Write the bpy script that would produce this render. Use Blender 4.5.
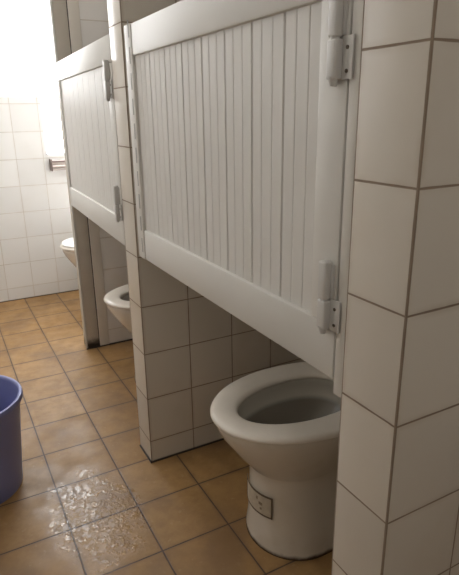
import bpy, bmesh, math, random
from mathutils import Vector, Matrix

random.seed(3)
for o in list(bpy.data.objects):
    bpy.data.objects.remove(o)
SC = bpy.context.scene
COL = SC.collection

# ------------------------------------------------------------------ camera
cam_d = bpy.data.cameras.new('camera')
cam_d.sensor_fit = 'HORIZONTAL'
cam_d.sensor_width = 36.0
cam_d.lens = 534.95 / 459.0 * 36.0
cam_d.clip_start = 0.02
cam = bpy.data.objects.new('camera', cam_d)
cam.location = (-0.1750, -1.1007, 1.1133)
cam.rotation_euler = (1.25630, 0.01410, -0.49670)
COL.objects.link(cam)
SC.camera = cam

# ------------------------------------------------------------------ world, exposure, window and added fill light
world = bpy.data.worlds.new('world')
SC.world = world
world.use_nodes = True
world.node_tree.nodes['Background'].inputs[0].default_value = (0.75, 0.85, 1.0, 1)
world.node_tree.nodes['Background'].inputs[1].default_value = 0.6
SC.view_settings.view_transform = 'Standard'
SC.view_settings.look = 'None'
SC.view_settings.gamma = 1.0
SC.view_settings.exposure = 0.10
SC.view_settings.use_curve_mapping = False

WINDOW_FAR = 9.5       # emission of the frosted panes (daylight behind them)
FILL_LEFT = 2.2  # added pane on the aisle side, lights doors and end wall
FILL_BACK = 1.4  # added pane behind the camera, fills the near-facing sides
FILL_TUBE = 22.0            # added ceiling batten, out of view, for light from above

# ------------------------------------------------------------------ measured layout (metres)
X0 = 0.3103                      # corridor face of the stall dividers
YP = [-0.6584, 0.3770, 1.4050]   # near faces of the dividers
T = 0.1114                       # divider thickness
H0, H, W = 0.0806, 0.1578, 0.1565  # wall tile rows and columns
YF = 2.388                       # far wall
XB, XL, YB, ZC = 1.06, -1.10, -2.30, 2.60
DIV_TOP = 2.15


# ------------------------------------------------------------------ node helpers
class NT:
    def __init__(self, name):
        self.m = bpy.data.materials.new(name)
        self.m.use_nodes = True
        self.t = self.m.node_tree
        self.b = self.t.nodes['Principled BSDF']
        self.L = self.t.links

    def n(self, typ, **kw):
        nd = self.t.nodes.new(typ)
        for k, v in kw.items():
            setattr(nd, k, v)
        return nd

    def put(self, sock, v):
        if isinstance(v, (int, float)):
            sock.default_value = v
        elif isinstance(v, (tuple, list)):
            sock.default_value = tuple(v) + ((1,) if len(v) == 3 and sock.type == 'RGBA' else ())
        else:
            self.L.new(v, sock)

    def math(self, op, a, b=None, c=None):
        nd = self.n('ShaderNodeMath', operation=op)
        self.put(nd.inputs[0], a)
        if b is not None:
            self.put(nd.inputs[1], b)
        if c is not None:
            self.put(nd.inputs[2], c)
        return nd.outputs[0]

    def mix(self, f, a, b):
        nd = self.n('ShaderNodeMix', data_type='RGBA')
        self.put(nd.inputs[0], f)
        self.put(nd.inputs[6], a)
        self.put(nd.inputs[7], b)
        return nd.outputs[2]

    def noise(self, scale, detail=3, vec=None, rough=0.5):
        nd = self.n('ShaderNodeTexNoise')
        nd.inputs['Scale'].default_value = scale
        nd.inputs['Detail'].default_value = detail
        nd.inputs['Roughness'].default_value = rough
        self.L.new(vec if vec is not None else self.pos(), nd.inputs['Vector'])
        return nd.outputs['Fac']

    def pos(self):
        if not hasattr(self, '_p'):
            self._p = self.n('ShaderNodeTexCoord').outputs['Object']
        return self._p

    def xyz(self):
        if not hasattr(self, '_s'):
            s = self.n('ShaderNodeSeparateXYZ')
            self.L.new(self.pos(), s.inputs[0])
            self._s = s.outputs
        return self._s

    def ramp(self, v, lo, hi, a=0.0, b=1.0, smooth=True):
        nd = self.n('ShaderNodeMapRange')
        if smooth:
            nd.interpolation_type = 'SMOOTHSTEP'
        self.put(nd.inputs[0], v)
        for i, q in enumerate((lo, hi, a, b)):
            self.put(nd.inputs[1 + i], q)
        return nd.outputs[0]

    def grid(self, c, off, per):
        """(distance to the nearest grid line, cell index)"""
        a = self.math('DIVIDE', self.math('SUBTRACT', c, off), per)
        f = self.math('FRACT', a)
        d = self.math('MULTIPLY', self.math('MINIMUM', f, self.math('SUBTRACT', 1.0, f)), per)
        return d, self.math('FLOOR', a)

    def bump(self, h, strength, dist=0.002, normal=None):
        nd = self.n('ShaderNodeBump')
        nd.inputs['Strength'].default_value = strength
        nd.inputs['Distance'].default_value = dist
        self.L.new(h, nd.inputs['Height'])
        if normal is not None:
            self.L.new(normal, nd.inputs['Normal'])
        return nd.outputs[0]

    def cell(self, i, j):
        c = self.n('ShaderNodeCombineXYZ')
        self.put(c.inputs[0], i)
        self.put(c.inputs[1], j)
        w = self.n('ShaderNodeTexWhiteNoise', noise_dimensions='3D')
        self.L.new(c.outputs[0], w.inputs[0])
        return w.outputs['Value']


def plain(name, col, rough=0.5, metal=0.0, var=0.06, scale=14, spec=0.5, bump=0.0, bscale=60):
    k = NT(name)
    n = k.noise(scale, 4)
    k.L.new(k.mix(n, [c * (1 - var) for c in col], [min(1, c * (1 + var)) for c in col]), k.b.inputs['Base Color'])
    k.b.inputs['Roughness'].default_value = rough
    k.b.inputs['Metallic'].default_value = metal
    k.b.inputs['Specular IOR Level'].default_value = spec
    if bump:
        k.L.new(k.bump(k.noise(bscale, 3), bump, 0.001), k.b.inputs['Normal'])
    return k.m


def wall_tile(name, xoff, yoff, yper, col=(0.67, 0.615, 0.54), grout=(0.20, 0.15, 0.11), g=0.0014, zoff=H0, cw=0.0, stain=1.0):
    k = NT(name)
    x, y, z = k.xyz()
    geo = k.n('ShaderNodeNewGeometry')
    sn = k.n('ShaderNodeSeparateXYZ')
    k.L.new(geo.outputs['True Normal'], sn.inputs[0])
    facex = k.math('GREATER_THAN', k.math('ABSOLUTE', sn.outputs[0]), 0.5)
    dx, ix = k.grid(x, xoff, W)
    dy, iy = k.grid(y, yoff, yper)
    dz, iz = k.grid(z, zoff, H)
    if cw:      # wide grout bead down the arris of the divider
        dy = k.math('SUBTRACT', dy, cw)
        dx = k.math('MINIMUM', dx, k.math('SUBTRACT', k.math('ABSOLUTE', k.math('SUBTRACT', x, xoff)), cw))
    mixf = lambda a, b: k.math('ADD', k.math('MULTIPLY', facex, b), k.math('MULTIPLY', k.math('SUBTRACT', 1.0, facex), a))
    dh = mixf(dx, dy)
    ih = mixf(ix, iy)
    wob = k.math('MULTIPLY', k.math('SUBTRACT', k.noise(30, 2), 0.5), 0.0010)
    d = k.math('ADD', k.math('MINIMUM', dh, dz), wob)
    tile = k.ramp(d, g * 0.7, g * 1.5)
    rnd = k.cell(k.math('ADD', ih, k.math('MULTIPLY', facex, 31.0)), iz)
    c1 = k.mix(rnd, [c * 0.96 for c in col], [min(1, c * 1.04) for c in col])
    # faint stains and grime bleeding out of the joints
    st = k.math('MULTIPLY', k.ramp(k.noise(5, 5), 0.48, 0.75), 0.35 * stain)
    c2 = k.mix(st, c1, (col[0] * 0.80, col[1] * 0.74, col[2] * 0.62))
    halo = k.math('MULTIPLY', k.ramp(d, 0.001, 0.012, 1.0, 0.0), k.math('MULTIPLY', k.ramp(k.noise(9, 3), 0.35, 0.7), 0.30 * stain))
    c3 = k.mix(halo, c2, (0.38, 0.29, 0.20))
    gc = k.mix(k.noise(12, 3), grout, [min(1, c * 1.7) for c in grout])
    c4 = k.mix(tile, gc, c3)
    foot = k.ramp(z, 0.002, 0.009)
    c5 = k.mix(foot, (0.045, 0.03, 0.02), c4)
    k.L.new(c5, k.b.inputs['Base Color'])
    k.L.new(k.ramp(tile, 0, 1, 0.85, 0.33), k.b.inputs['Roughness'])
    hgt = k.math('ADD', tile, k.math('MULTIPLY', k.noise(7, 2), 0.8))
    k.L.new(k.bump(hgt, 0.35, 0.002), k.b.inputs['Normal'])
    return k.m


def floor_tile():
    k = NT('ochre_floor_tile')
    x, y, z = k.xyz()
    dx, ix = k.grid(x, 0.0, 0.2)
    dy, iy = k.grid(y, 0.0, 0.2)
    wob = k.math('MULTIPLY', k.math('SUBTRACT', k.noise(25, 3), 0.5), 0.0016)
    d = k.math('ADD', k.math('MINIMUM', dx, dy), wob)
    tile = k.ramp(d, 0.0012, 0.0030)
    rnd = k.cell(ix, iy)
    a, b = (0.345, 0.198, 0.074), (0.41, 0.242, 0.096)
    c1 = k.mix(rnd, a, b)
    mott = k.ramp(k.noise(18, 6, rough=0.65), 0.30, 0.72)
    c2 = k.mix(k.math('MULTIPLY', mott, 0.80), c1, (0.27, 0.148, 0.055))
    spot = k.math('MULTIPLY', k.ramp(k.noise(55, 4), 0.60, 0.74), 0.35)
    c3 = k.mix(spot, c2, (0.47, 0.32, 0.165))
    dirt = k.math('MULTIPLY', k.ramp(k.noise(4.0, 5), 0.46, 0.68), 0.60)
    c4 = k.mix(dirt, c3, (0.19, 0.11, 0.055))
    halo = k.math('MULTIPLY', k.ramp(d, 0.001, 0.016, 1.0, 0.0), 0.30)
    c5 = k.mix(halo, c4, (0.15, 0.09, 0.05))
    k.L.new(k.mix(tile, (0.075, 0.042, 0.026), c5), k.b.inputs['Base Color'])
    # a film of water in the middle of the aisle: much smoother than the dull tiles round it
    vx = k.math('MULTIPLY', k.math('SUBTRACT', x, 0.085), 6.5)
    vy = k.math('MULTIPLY', k.math('SUBTRACT', y, 0.235), 4.0)
    r = k.math('SQRT', k.math('ADD', k.math('MULTIPLY', vx, vx), k.math('MULTIPLY', vy, vy)))
    r = k.math('ADD', r, k.math('MULTIPLY', k.math('SUBTRACT', k.noise(14, 4), 0.5), 1.1))
    wet = k.ramp(r, 0.55, 1.05, 1.0, 0.0)
    patches = k.ramp(k.noise(40, 5, rough=0.7), 0.44, 0.58)
    film = k.math('MULTIPLY', wet, patches)
    dry = k.math('SUBTRACT', k.ramp(k.noise(11, 4), 0.3, 0.7, 0.42, 0.58), k.math('MULTIPLY', wet, 0.20))
    k.L.new(k.math('ADD', k.math('MULTIPLY', dry, k.math('SUBTRACT', 1.0, film)), k.math('MULTIPLY', film, 0.10)),
            k.b.inputs['Roughness'])
    hgt = k.math('ADD', tile, k.math('MULTIPLY', k.noise(40, 4, rough=0.6), 0.5))
    nrm = k.bump(hgt, 0.35, 0.0022)
    nrm2 = k.bump(k.math('MULTIPLY', film, k.noise(130, 3)), 0.5, 0.0020, nrm)
    k.L.new(nrm2, k.b.inputs['Normal'])
    return k.m


def emit(name, col, s):
    k = NT(name)
    k.b.inputs['Base Color'].default_value = (0.8, 0.8, 0.8, 1)
    k.b.inputs['Emission Color'].default_value = tuple(col) + (1,)
    k.b.inputs['Emission Strength'].default_value = s
    return k.m


M = {}
M['floor'] = floor_tile()
M['far_tile'] = wall_tile('far_wall_tile', 0.107, 0.0, W, (0.80, 0.80, 0.79), (0.46, 0.43, 0.39), g=0.0013, stain=0.4)
M['room_tile'] = wall_tile('room_wall_tile', 0.02, 0.05, W, (0.76, 0.74, 0.70), (0.34, 0.30, 0.25))
M['div'] = [wall_tile('divider_tile', X0, YP[i], T, zoff=H0, cw=0.0012) for i in range(2)]
M['div3'] = wall_tile('far_divider_tile', 0.467, YP[2], 0.3, (0.76, 0.73, 0.70), (0.42, 0.37, 0.32))  # tile and grout paled in colour to imitate bright haze
M['ceiling'] = plain('ceiling_paint', (0.78, 0.77, 0.74), 0.8)
M['pvc'] = plain('white_plastic_door', (0.69, 0.67, 0.63), 0.45, var=0.03, scale=6, spec=0.4)
M['pvc_panel'] = plain('white_plastic_panel', (0.70, 0.68, 0.645), 0.45, var=0.05, scale=5, spec=0.4)
M['jamb'] = plain('painted_jamb', (0.66, 0.63, 0.58), 0.45, var=0.07, scale=20)
M['hinge'] = plain('grey_white_hinge', (0.60, 0.585, 0.56), 0.4, var=0.05, metal=0.1)
M['screw'] = plain('rusty_screw', (0.10, 0.075, 0.055), 0.5, metal=0.4)
M['strip'] = plain('pale_cover_strip', (0.70, 0.65, 0.585), 0.4, var=0.05)
M['slot'] = plain('dark_slot', (0.36, 0.345, 0.33), 0.7)
M['white_pane'] = emit('daylit_frosted_pane', (0.97, 0.985, 1.0), WINDOW_FAR)
M['left_fill'] = emit('left_fill_pane', (0.98, 0.99, 1.0), FILL_LEFT)
M['back_fill'] = emit('back_fill_pane', (1.0, 0.95, 0.88), FILL_BACK)
M['frame'] = plain('window_frame', (0.85, 0.85, 0.85), 0.4)
M['steel'] = plain('brushed_steel', (0.50, 0.44, 0.41), 0.3, metal=0.8)
M['steel_dark'] = plain('tarnished_steel', (0.22, 0.17, 0.155), 0.4, metal=0.6)
M['bucket'] = plain('blue_bucket_plastic', (0.20, 0.22, 0.45), 0.36, var=0.08, scale=8)
M['wood_post'] = None


def post_mat():
    k = NT('old_post_paint')
    x, y, z = k.xyz()
    base = k.mix(k.noise(9, 4), (0.48, 0.43, 0.37), (0.58, 0.53, 0.46))
    grime = k.ramp(k.math('ADD', z, k.math('MULTIPLY', k.noise(60, 4), 0.03)), 0.030, 0.080, 1.0, 0.0)
    k.L.new(k.mix(grime, base, (0.03, 0.02, 0.015)), k.b.inputs['Base Color'])
    k.b.inputs['Roughness'].default_value = 0.5
    return k.m


def porcelain():
    k = NT('cream_porcelain')
    x, y, z = k.xyz()
    base = k.mix(k.noise(6, 3), (0.64, 0.58, 0.495), (0.70, 0.645, 0.56))
    st = k.math('MULTIPLY', k.ramp(k.noise(11, 4), 0.52, 0.75), 0.25)
    c = k.mix(st, base, (0.50, 0.42, 0.30))
    grime = k.ramp(k.math('ADD', z, k.math('MULTIPLY', k.noise(40, 3), 0.012)), 0.008, 0.022, 1.0, 0.0)
    k.L.new(k.mix(grime, c, (0.07, 0.045, 0.03)), k.b.inputs['Base Color'])
    k.b.inputs['Roughness'].default_value = 0.16
    k.b.inputs['Coat Weight'].default_value = 0.2
    return k.m


def bowl_inner():
    k = NT('shaded_bowl_glaze')
    x, y, z = k.xyz()
    f = k.ramp(z, 0.322, 0.338)  # shade painted in: dark lower bowl, lit band under the rim
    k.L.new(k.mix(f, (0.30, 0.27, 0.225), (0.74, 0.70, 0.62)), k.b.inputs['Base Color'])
    k.b.inputs['Roughness'].default_value = 0.2
    return k.m


M['post'] = post_mat()
M['porcelain'] = porcelain()
M['seat'] = plain('seat_plastic', (0.80, 0.735, 0.65), 0.3, var=0.08, scale=16)
M['lid'] = plain('lid_plastic', (0.86, 0.85, 0.83), 0.2, var=0.02)
M['water'] = plain('bowl_water', (0.16, 0.14, 0.11), 0.05)
M['sticker'] = plain('faded_sticker', (0.50, 0.43, 0.33), 0.55, var=0.25, scale=70)
M['sticker_edge'] = plain('sticker_border', (0.13, 0.095, 0.065), 0.6)
M['sticker_print'] = plain('faded_print', (0.27, 0.21, 0.15), 0.6, var=0.3, scale=90)
M['caulk'] = plain('black_caulk', (0.035, 0.025, 0.02), 0.7, var=0.3)


# ------------------------------------------------------------------ mesh helpers
def bx(bm, a, b, bevel=0.0, seg=2, mtx=None):
    vs = bmesh.ops.create_cube(bm, size=1)['verts']
    c = [(p + q) / 2 for p, q in zip(a, b)]
    s = [abs(q - p) for p, q in zip(a, b)]
    for v in vs:
        v.co = Vector((c[0] + v.co.x * s[0], c[1] + v.co.y * s[1], c[2] + v.co.z * s[2]))
    if bevel:
        es = list({e for v in vs for e in v.link_edges})
        r = bmesh.ops.bevel(bm, geom=es, offset=bevel, segments=seg, affect='EDGES', profile=0.5)
        vs = list({v for f in r['faces'] for v in f.verts} | {v for v in vs if v.is_valid})
    if mtx is not None:
        bmesh.ops.transform(bm, matrix=mtx, verts=vs)
    return vs


def cyl(bm, p, q, r, seg=20, r2=None):
    p, q = Vector(p), Vector(q)
    d = q - p
    m = Matrix.Translation((p + q) / 2) @ d.to_track_quat('Z', 'Y').to_matrix().to_4x4()
    return bmesh.ops.create_cone(bm, cap_ends=True, segments=seg, radius1=r, radius2=r if r2 is None else r2,
                                 depth=d.length, matrix=m)['verts']


def obj(name, bm, mat, parent=None, smooth=False, angle=0.6):
    me = bpy.data.meshes.new(name)
    bmesh.ops.recalc_face_normals(bm, faces=bm.faces)
    if smooth:
        for f in bm.faces:
            f.smooth = True
        for e in bm.edges:
            if len(e.link_faces) == 2 and e.calc_face_angle(0) > angle:
                e.smooth = False
    bm.to_mesh(me)
    bm.free()
    for m in (mat if isinstance(mat, (list, tuple)) else [mat]):
        me.materials.append(m)
    o = bpy.data.objects.new(name, me)
    COL.objects.link(o)
    if parent is not None:
        o.parent = parent
    return o


def box(name, a, b, mat, parent=None, bevel=0.0):
    bm = bmesh.new()
    bx(bm, a, b, bevel)
    return obj(name, bm, mat, parent, smooth=bevel > 0)


def struct(o, label=None):
    o['kind'] = 'structure'
    if label:
        o['label'] = label
        o['category'] = label.split('|')[1] if '|' in label else 'wall'
        o['label'] = label.split('|')[0]
    return o


def thing(name, label, cat, loc=(0, 0, 0), rz=0.0, group=None):
    o = bpy.data.objects.new(name, None)
    o.empty_display_size = 0.1
    o.location = loc
    o.rotation_euler = (0, 0, rz)
    o['label'] = label
    o['category'] = cat
    if group:
        o['group'] = group
    COL.objects.link(o)
    return o


# ------------------------------------------------------------------ the room
struct(box('floor', (XL - .1, YB - .1, -0.10), (XB + .1, YF + .1, 0.0), M['floor']),
       'ochre tiled floor of the washroom, wet in the aisle|floor')
struct(box('ceiling', (XL - .1, YB - .1, ZC), (XB + .1, YF + .1, ZC + 0.1), M['ceiling']),
       'plain painted ceiling above the stalls|ceiling')


def wall_with_hole(name, axis, p0, p1, lo, hi, hole, mat, label):
    """axis 'x' = wall lying along x (thickness p0..p1 in y); hole = (a0, a1, z0, z1)"""
    bm = bmesh.new()
    a0, a1, z0, z1 = hole
    for (u0, u1, w0, w1) in ((lo, a0, 0, ZC), (a1, hi, 0, ZC), (a0, a1, 0, z0), (a0, a1, z1, ZC)):
        if axis == 'x':
            bx(bm, (u0, p0, w0), (u1, p1, w1))
        else:
            bx(bm, (p0, u0, w0), (p1, u1, w1))
    return struct(obj(name, bm, mat), label)


FW = (-0.02, 1.00, 1.22, 2.20)      # far window x0 x1 z0 z1
FW_LOW = (0.437, 1.00, 0.885, 1.22)  # its lower light, reaching down to the rail
LW = (1.30, 2.34, 1.15, 2.30)       # added left window, out of view: y0 y1 z0 z1
BW = (-0.85, 0.75, 1.55, 2.30)      # added fill window behind the camera, never in view
bm = bmesh.new()
for (u0, u1, w0, w1) in ((XL - .1, FW[0], 0, ZC), (FW[1], XB + .1, 0, ZC), (FW[0], FW_LOW[0], 0, FW[2]),
                         (FW_LOW[0], FW[1], 0, FW_LOW[2]), (FW[0], FW[1], FW[3], ZC)):
    bx(bm, (u0, YF, w0), (u1, YF + .1, w1))
struct(obj('wall_far', bm, M['far_tile']), 'white tiled end wall of the washroom under the bright window|wall')
wall_with_hole('wall_left', 'y', XL - .1, XL, YB, YF, LW, M['room_tile'], 'white tiled aisle wall opposite the stalls|wall')
wall_with_hole('wall_back', 'x', YB - .1, YB, XL - .1, XB + .1, BW, M['room_tile'], 'white tiled wall facing the end window|wall')
struct(box('wall_right', (XB, YB, 0), (XB + .1, YF, ZC), M['room_tile']), 'tiled rear wall of the toilet stalls|wall')


def window(name, axis, pos, sgn, hole, mat, label):
    a0, a1, z0, z1 = hole
    bm = bmesh.new()
    w, d0, d1 = 0.035, pos + sgn * 0.035, pos + sgn * 0.075

    def B(bm_, u0, u1, w0, w1, e0, e1, bev=0.003):
        if axis == 'x':
            bx(bm_, (u0, min(e0, e1), w0), (u1, max(e0, e1), w1), bev)
        else:
            bx(bm_, (min(e0, e1), u0, w0), (max(e0, e1), u1, w1), bev)
    B(bm, a0, a0 + w, z0, z1, d0, d1)
    B(bm, a1 - w, a1, z0, z1, d0, d1)
    B(bm, a0 + w, a1 - w, z0, z0 + w, d0, d1)
    B(bm, a0 + w, a1 - w, z1 - w, z1, d0, d1)
    fr = struct(obj(name, bm, M['frame'], smooth=True), label)
    bm = bmesh.new()
    B(bm, a0 + w, a1 - w, z0 + w, z1 - w, pos + sgn * .050, pos + sgn * .058, 0)
    obj('pane', bm, mat, fr)
    return fr


bm = bmesh.new()
a, b, c, d_ = FW
e0, e1 = YF + .012, YF + .040
for (u0, u1, w0, w1) in ((a, a + .012, c, d_), (b - .012, b, FW_LOW[2], d_), (a, b, d_ - .012, d_), (a, FW_LOW[0], c, c + .012),
                         (FW_LOW[0], b, FW_LOW[2], FW_LOW[2] + .010), (FW_LOW[0], FW_LOW[0] + .010, FW_LOW[2], c)):
    bx(bm, (u0, e0, w0), (u1, e1, w1), .001)
w1_ = struct(obj('window_1', bm, M['frame'], smooth=True), 'bright frosted window in the end wall, stepping down above the rail|window')
bm = bmesh.new()
bx(bm, (a + .004, YF + .02, c + .004), (b - .004, YF + .03, d_ - .004))
bx(bm, (FW_LOW[0] + .004, YF + .0201, FW_LOW[2] + .004), (b - .004, YF + .0299, c + .004))
obj('pane', bm, M['white_pane'], w1_)
window('fill_window_left', 'y', XL, -1, LW, M['left_fill'], 'added frosted window in the aisle wall, unseen, for side light|window')
window('fill_window_back', 'x', YB, -1, BW, M['back_fill'], 'added frosted window in the near wall, unseen, for fill light|window')

# dividers between the stalls: full slabs, tiled on every side
for i, nm, lb in ((0, 'wall_near', 'nearest tiled stall divider, its narrow tiled end facing the aisle|wall'),
                  (1, 'wall_middle', 'second tiled stall divider, between the two white doors|wall')):
    struct(box(nm, (X0, YP[i], 0), (XB, YP[i] + T, DIV_TOP), M['div'][i], bevel=0.0012), lb)
struct(box('wall_far_divider', (0.421, YP[2], 0), (XB, YP[2] + T, DIV_TOP), M['div3'], bevel=0.001),
       'third tiled stall divider beyond the farther door|wall')
# the post that ends the third divider: painted post, dark joint, bright corner bead
post = struct(box('trim_1', (0.3580, YP[2] + .001, 0), (0.4175, YP[2] + 0.075, DIV_TOP), M['post'], bevel=0.003),
              'slim old painted post at the end of the third divider|post')
box('corner_bead', (0.3505, YP[2] - .002, 0.004), (0.3585, YP[2] + 0.010, DIV_TOP), M['pvc'], post, bevel=0.0015)
box('cover_strip', (0.4215, YP[2] - .003, 0.004), (0.467, YP[2] + 0.003, DIV_TOP), M['strip'], post, bevel=0.001)
box('joint', (0.4168, YP[2] + .004, 0.002), (0.4215, YP[2] + 0.06, DIV_TOP), M['caulk'], post)
# grimy sealant run along the feet of the dividers
for n_, (a, b) in enumerate((((X0 - .004, YP[1] - .004, 0), (XB, YP[1] + .001, .004)),
                             ((X0 - .004, YP[1] - .003, 0), (X0 + .001, YP[1] + T, .004)),
                             ((0.352, YP[2] - .005, 0), (XB, YP[2] + .001, .005)))):
    struct(box('trim_%d' % (n_ + 2), a, b, M['caulk']), 'dark grimy sealant line at the foot of the ' + ('second divider, toilet side', 'second divider, aisle end', 'third divider')[n_] + '|trim')
# door jamb strips fixed to the dividers on the hinge side
struct(box('trim_5', (X0 + .001, YP[0] + T + .0005, 0.700), (X0 + .034, YP[0] + T + .0200, 1.60), M['jamb'], bevel=0.0012),
       'narrow white jamb strip beside the nearer door, hinge side|trim')


# ------------------------------------------------------------------ stall doors
def stall_door(label, hinge, end, z0, z1, zp0, zp1, stile, strip, majors, thick=0.030):
    """hinge/end: plan points of the aisle face; local u runs hinge -> end, v into the stall"""
    hx, hy = hinge
    ex, ey = end
    L = math.hypot(ex - hx, ey - hy)
    ang = math.atan2(ey - hy, ex - hx)
    t = thing('stall_door', label, 'door', (hx, hy, z0), ang, 'white half-height stall doors')
    hgt = z1 - z0
    # local axes: x along the door, -y into the stall, +y towards the aisle
    F = 0.0

    def B(name, u0, u1, w0, w1, d0, d1, mat, bev=0.002, par=t):
        return box(name, (u0, -d1, w0), (u1, -d0, w1), mat, par, bev)
    ue = L - strip
    B('top_rail', 0, ue, zp1 - z0, hgt, F, thick, M['pvc'], 0.0045)
    B('bottom_rail', 0, ue, 0, zp0 - z0, F, thick, M['pvc'], 0.0045)
    B('stile', 0, stile, zp0 - z0, zp1 - z0, F, thick, M['pvc'], 0.003)
    # beadboard: profile swept up the door, a V joint at every bead and a deeper one at every plank
    front, pr = 0.0075, []
    u = stile
    joints = []
    p = 0.0319
    k = 0
    while True:
        uu = stile + p * (k + 0.02) + (0.0 if majors is None else majors)
        if uu > ue - 0.008:
            break
        if uu > stile + 0.016:
            joints.append((uu, k % 3 == 0))
        k += 1
    pr.append((stile - 0.001, front))
    for uu, big in joints:
        w, d = (0.0020, 0.0042) if big else (0.0016, 0.0011)
        pr += [(uu - w - .001, front), (uu - w * .5, front + d * .8), (uu, front + d), (uu + w * .5, front + d * .8),
               (uu + w + .001, front)]
    pr.append((ue + 0.001, front))
    bm = bmesh.new()
    a0, a1 = zp0 - z0 - .004, zp1 - z0 + .004
    rows = []
    for zz in (a0, a1):
        rows.append([bm.verts.new((uu, -d, zz)) for uu, d in pr] +
                    [bm.verts.new((ue + .001, -thick + .004, zz)), bm.verts.new((stile - .001, -thick + .004, zz))])
    n = len(rows[0])
    for i in range(n):
        bm.faces.new((rows[0][i], rows[0][(i + 1) % n], rows[1][(i + 1) % n], rows[1][i]))
    bm.faces.new(rows[0])
    bm.faces.new(rows[1][::-1])
    obj('panel', bm, M['pvc_panel'], t)
    # closing edge: strip with a row of vertical slots
    if strip > 0.02:
        st = B('edge_strip', ue + .0015, L, 0, hgt, -0.001, thick, M['pvc'], 0.0015)
        bm = bmesh.new()
        zz = 0.02
        while zz < hgt - .03:
            c = ue + 0.016
            bx(bm, (c - .0030, 0.0006, zz), (c + .0030, 0.0016, zz + .040))
            zz += 0.062
        obj('slot', bm, M['slot'], st)
    else:
        B('edge_strip', ue + .0008, L, 0, hgt, 0.0, thick, M['pvc'], 0.0015)
    return t, L


def hinge(parent, u, z, flip_leaf=-1):
    """lift-off hinge: two barrels, an upper leaf on the door and a lower leaf on the jamb"""
    h0, hm, h1 = z
    bm = bmesh.new()
    cy = 0.0085
    bx(bm, (u - .0090, .0005, h0 + .008), (u + .0090, .0150, hm - .001), .003, 3)
    bx(bm, (u - .0086, .0005, hm + .001), (u + .0086, .0150, h1), .003, 3)
    cyl(bm, (u, cy, h0), (u, cy, h0 + .012), .0045, 12, .008)
    cyl(bm, (u, cy, hm - .004), (u, cy, hm + .004), .006, 14)
    # leaves
    bx(bm, (u - .029, .0004, h0 + .008), (u - .008, .0030, hm + .002), .0008)
    bx(bm, (u - .0125, .0004, hm + .003), (u - .008, .0050, h1 - .004), .0008)
    hg = obj('hinge', bm, M['hinge'], parent, smooth=True)
    for zz in (h0 + .018, hm - .012):
        b2 = bmesh.new()
        cyl(b2, (u - .0190, .0026, zz), (u - .0190, .0040, zz), .0026, 12)
        obj('screw', b2, M['screw'], hg)
    return hg


# nearer door: hinged beside the nearest divider
d1, L1 = stall_door('large white beadboard stall door above the nearest toilet, slotted strip on its far edge',
                    (X0, -0.5240), (X0, 0.3560), 0.7216, 1.3305, 0.8080, 1.2550, 0.0600, 0.0500, 0.0)
hinge(d1, 0.0170, (0.795 - .7216, 0.850 - .7216, 0.908 - .7216))
hinge(d1, 0.0170, (1.145 - .7216, 1.203 - .7216, 1.262 - .7216))
# farther door: stands very slightly ajar into its stall
d2, L2 = stall_door('farther white beadboard stall door, hinged on the second divider, above the middle toilet',
                    (X0, 0.4935), (0.3495, 1.3990), 0.7216, 1.3305, 0.8080, 1.2550, 0.0600, 0.0120, 0.0)
hinge(d2, 0.0300, (0.795 - .7216, 0.850 - .7216, 0.908 - .7216))
hinge(d2, 0.0300, (1.152 - .7216, 1.208 - .7216, 1.264 - .7216))


# ------------------------------------------------------------------ toilets
def egg(xf, xb, xc, hw, z, n=56, ef=2.0, eb=2.4):
    """closed outline in plan: front at xf, back at xb, widest (half width hw) at xc"""
    pts = []
    for i in range(n):
        a = 2 * math.pi * i / n
        c, s = math.cos(a), math.sin(a)
        e = eb if c > 0 else ef
        cc = math.copysign(abs(c) ** (2 / e), c)
        ss = math.copysign(abs(s) ** (2 / e), s)
        pts.append((xc + cc * ((xb - xc) if c > 0 else (xc - xf)), ss * hw, z))
    return pts


def loft(bm, rings, close_start=True, close_end=True, mats=None):
    vr = [[bm.verts.new(p) for p in r] for r in rings]
    n = len(vr[0])
    for k in range(len(vr) - 1):
        for i in range(n):
            f = bm.faces.new((vr[k][i], vr[k][(i + 1) % n], vr[k + 1][(i + 1) % n], vr[k + 1][i]))
            if mats:
                f.material_index = mats[k]
    if close_start:
        bm.faces.new(vr[0][::-1])
    if close_end:
        f = bm.faces.new(vr[-1])
        if mats:
            f.material_index = mats[-1]
    return vr


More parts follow.
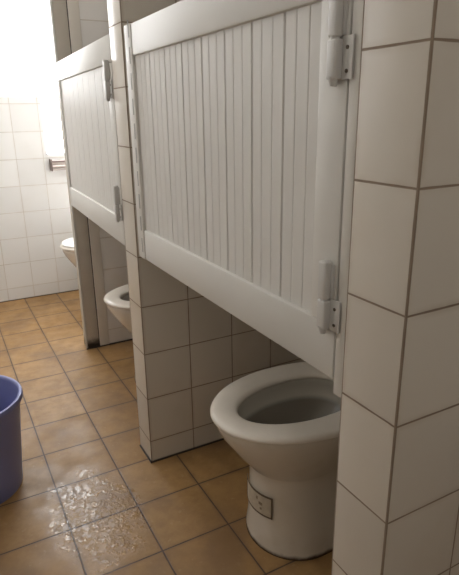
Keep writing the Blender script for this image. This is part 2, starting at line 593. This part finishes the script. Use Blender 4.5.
def toilet(label, yc, xoff=0.0, lid=False):
    t = thing('toilet', label, 'toilet', (X0 + xoff, yc, 0), 0, 'toilets in the stalls')
    o = -X0
    outer = [(.430, .90, .56, .137, 0), (.431, .90, .56, .136, .012), (.434, .90, .56, .127, .05),
             (.436, .90, .56, .116, .12), (.435, .90, .56, .110, .195), (.434, .90, .56, .110, .228),
             (.430, .90, .56, .113, .234), (.416, .90, .56, .120, .252), (.394, .90, .57, .134, .279),
             (.368, .90, .575, .150, .312), (.349, .90, .58, .163, .341), (.339, .90, .58, .170, .364),
             (.336, .90, .58, .172, .380), (.339, .90, .58, .170, .384)]
    inner = [(.352, .80, .58, .156, .3845), (.388, .74, .58, .118, .3845), (.394, .735, .58, .114, .378),
             (.392, .735, .58, .116, .362), (.394, .735, .58, .115, .335), (.414, .715, .57, .104, .314),
             (.445, .67, .56, .085, .262), (.475, .62, .55, .055, .200), (.50, .60, .55, .04, .175)]
    rings = [egg(a + o, b + o, c + o, w, z, eb=3.0) for a, b, c, w, z in outer]
    rings = rings[:9] + [[(x, y, z + .005) for x, y, z in q] for q in rings[9:]]
    rings += [egg(a + o, b + o, c + o, w, z + .005) for a, b, c, w, z in inner]
    mats = [0] * (len(outer) + 2) + [1] * (len(inner) - 2)
    bm = bmesh.new()
    loft(bm, rings, True, True, mats)
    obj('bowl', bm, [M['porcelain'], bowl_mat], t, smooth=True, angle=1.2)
    bm = bmesh.new()
    loft(bm, [egg(.44 + o, .665 + o, .56 + o, .080, .232), egg(.44 + o, .665 + o, .56 + o, .080, .234)])
    obj('water', bm, M['water'], t)
    # seat ring: rounded section
    prof = [(.05, .3855), (.0, .388), (-.01, .393), (.03, .3975), (.12, .4010), (.30, .4030), (.60, .4025), (.84, .3995),
            (.95, .396), (1.0, .390), (.97, .3855)]
    bm = bmesh.new()
    vr = []
    for f, z in prof:
        z += .005
        fo = (.3265 + f * .0680, .800 - f * .080, .58, .1830 - f * .0810)
        vr.append([bm.verts.new(p) for p in egg(fo[0] + o, fo[1] + o, fo[2] + o, fo[3], z, eb=2.6)])
    n = len(vr[0])
    for k in range(len(vr)):
        for i in range(n):
            a, b = vr[k], vr[(k + 1) % len(vr)]
            bm.faces.new((a[i], a[(i + 1) % n], b[(i + 1) % n], b[i]))
    obj('seat', bm, M['seat'], t, smooth=True, angle=1.3)
    for s in (-1, 1):
        bm = bmesh.new()
        cyl(bm, (.815 + o, s * .075 - .018, .394), (.815 + o, s * .075 + .018, .394), .011, 16)
        bx(bm, (.790 + o, s * .075 - .012, .3845), (.828 + o, s * .075 + .012, .394), .002)
        obj('seat_hinge', bm, M['seat'], t, smooth=True)
    if lid:
        bm = bmesh.new()
        loft(bm, [egg(.338 + o, .80 + o, .58 + o, .172, .4085), egg(.334 + o, .80 + o, .58 + o, .175, .414),
                  egg(.340 + o, .80 + o, .58 + o, .171, .420), egg(.372 + o, .78 + o, .58 + o, .145, .4235)])
        obj('lid', bm, M['lid'], t, smooth=True)
    return t


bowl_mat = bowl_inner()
T1Y = -0.0865
t1 = toilet('cream porcelain toilet with an open seat ring, nearest, under the larger white door', T1Y)
t2 = toilet('middle of the three toilets, only its open front rim showing past the second divider', 0.930, 0.017)
t3 = toilet('farthest toilet, white lid closed, just peeking out by the end wall', 1.985, 0.060, lid=True)

# faded sticker with a dark border wrapped round the pedestal of the nearest toilet
def ped_point(a, z, off):
    xc, hw, xf = .56, .1140, .4325
    x = xc + math.cos(a) * (xc - xf + off)
    y = math.sin(a) * (hw + off)
    return (x - X0, y, z)


def wrap(bm, a0, a1, z0, z1, off, n=12, th=0.0008):
    g = []
    for i in range(n + 1):
        a = a0 + (a1 - a0) * i / n
        g.append([bm.verts.new(ped_point(a, z, q)) for z, q in ((z0, off), (z1, off), (z1, off - th), (z0, off - th))])
    for i in range(n):
        for j in range(4):
            bm.faces.new((g[i][j], g[i + 1][j], g[i + 1][(j + 1) % 4], g[i][(j + 1) % 4]))
    bm.faces.new(g[0])
    bm.faces.new(g[-1][::-1])


SA0, SA1, SZ0, SZ1 = math.radians(150), math.radians(213), 0.108, 0.174
bm = bmesh.new()
wrap(bm, SA0, SA1, SZ0, SZ1, .0022)
stk = obj('sticker', bm, M['sticker'], t1)
bm = bmesh.new()
e = math.radians(2.2)
wrap(bm, SA0, SA1, SZ1 - .005, SZ1, .0030)
wrap(bm, SA0, SA1, SZ0, SZ0 + .004, .0030)
wrap(bm, SA1 - e, SA1, SZ0, SZ1, .0031, 2)
wrap(bm, SA0, SA0 + e, SZ0, SZ1, .0031, 2)
obj('border', bm, M['sticker_edge'], stk)
bm = bmesh.new()                      # worn little drawing on the sticker
for a0, a1, q0, q1 in ((187, 190, .150, .158), (192, 198, .138, .146), (194, 197, .124, .130)):
    wrap(bm, math.radians(a0), math.radians(a1), q0, q1, .0026, 3)
obj('print', bm, M['sticker_print'], stk)

# ------------------------------------------------------------------ added ceiling batten, unseen, lights the stalls from above
cl = thing('fill_light', 'added tube light batten, unseen, on the ceiling above the aisle', 'light', (-0.45, 0.55, ZC), 0)
box('housing', (-.035, -.62, -.045), (.035, .62, -.0005), M['frame'], cl, .004)
for s in (-1, 1):
    box('end_cap', (-.016, s * .60 - .012, -.085), (.016, s * .60 + .012, -.0455), M['frame'], cl, .002)
bm = bmesh.new()
cyl(bm, (0, -.587, -.066), (0, .587, -.066), .014, 20)
obj('tube', bm, emit('fill_tube', (1.0, 0.98, 0.95), FILL_TUBE), cl, smooth=True)

# ------------------------------------------------------------------ blue bucket
bk = thing('bucket', 'blue plastic bucket standing on the aisle floor', 'bucket', (-0.212, 0.530, 0), 0)
prof = [(0, 0.004), (.118, 0.004), (.122, 0.0), (.130, 0.0), (.132, 0.006), (.1335, .03), (.158, .285), (.1595, .290), (.166, .291),
        (.1685, .296), (.1685, .306), (.166, .311), (.161, .3115), (.1565, .309), (.1545, .300), (.130, .03), (.126, .010), (0, .010)]
bm = bmesh.new()
n = 64
rings = []
for r, z in prof:
    if r == 0:
        rings.append([bm.verts.new((0, 0, z))])
    else:
        rings.append([bm.verts.new((r * math.cos(2 * math.pi * i / n), r * math.sin(2 * math.pi * i / n), z)) for i in range(n)])
for k in range(len(rings) - 1):
    a, b = rings[k], rings[k + 1]
    for i in range(n):
        j = (i + 1) % n
        if len(a) == 1:
            bm.faces.new((a[0], b[i], b[j]))
        elif len(b) == 1:
            bm.faces.new((a[i], a[j], b[0]))
        else:
            bm.faces.new((a[i], a[j], b[j], b[i]))
obj('body', bm, M['bucket'], bk, smooth=True, angle=0.9)

# ------------------------------------------------------------------ metal rail fixed on the end wall
tr = thing('towel_rail', 'small brownish metal rail fixed to the white end wall', 'rail', (0.45, YF, 0.79), 0)
RL = 0.34
box('back_plate', (0.004, -0.006, 0.014), (RL - .004, -0.0008, 0.052), M['steel'], tr, 0.0015)
for s, x in ((0, 0.0), (1, RL - .008)):
    box('bracket', (x, -0.062, 0.004), (x + .008, -0.0008, 0.074), M['steel_dark'], tr, 0.002)
for zz, mt, rr in ((.060, 'steel_dark', .0055), (.030, 'steel', .0065), (.012, 'steel', .004)):
    bm = bmesh.new()
    cyl(bm, (0.006, -.050, zz), (RL - .006, -.050, zz), rr, 16)
    obj('bar', bm, M[mt], tr, smooth=True)
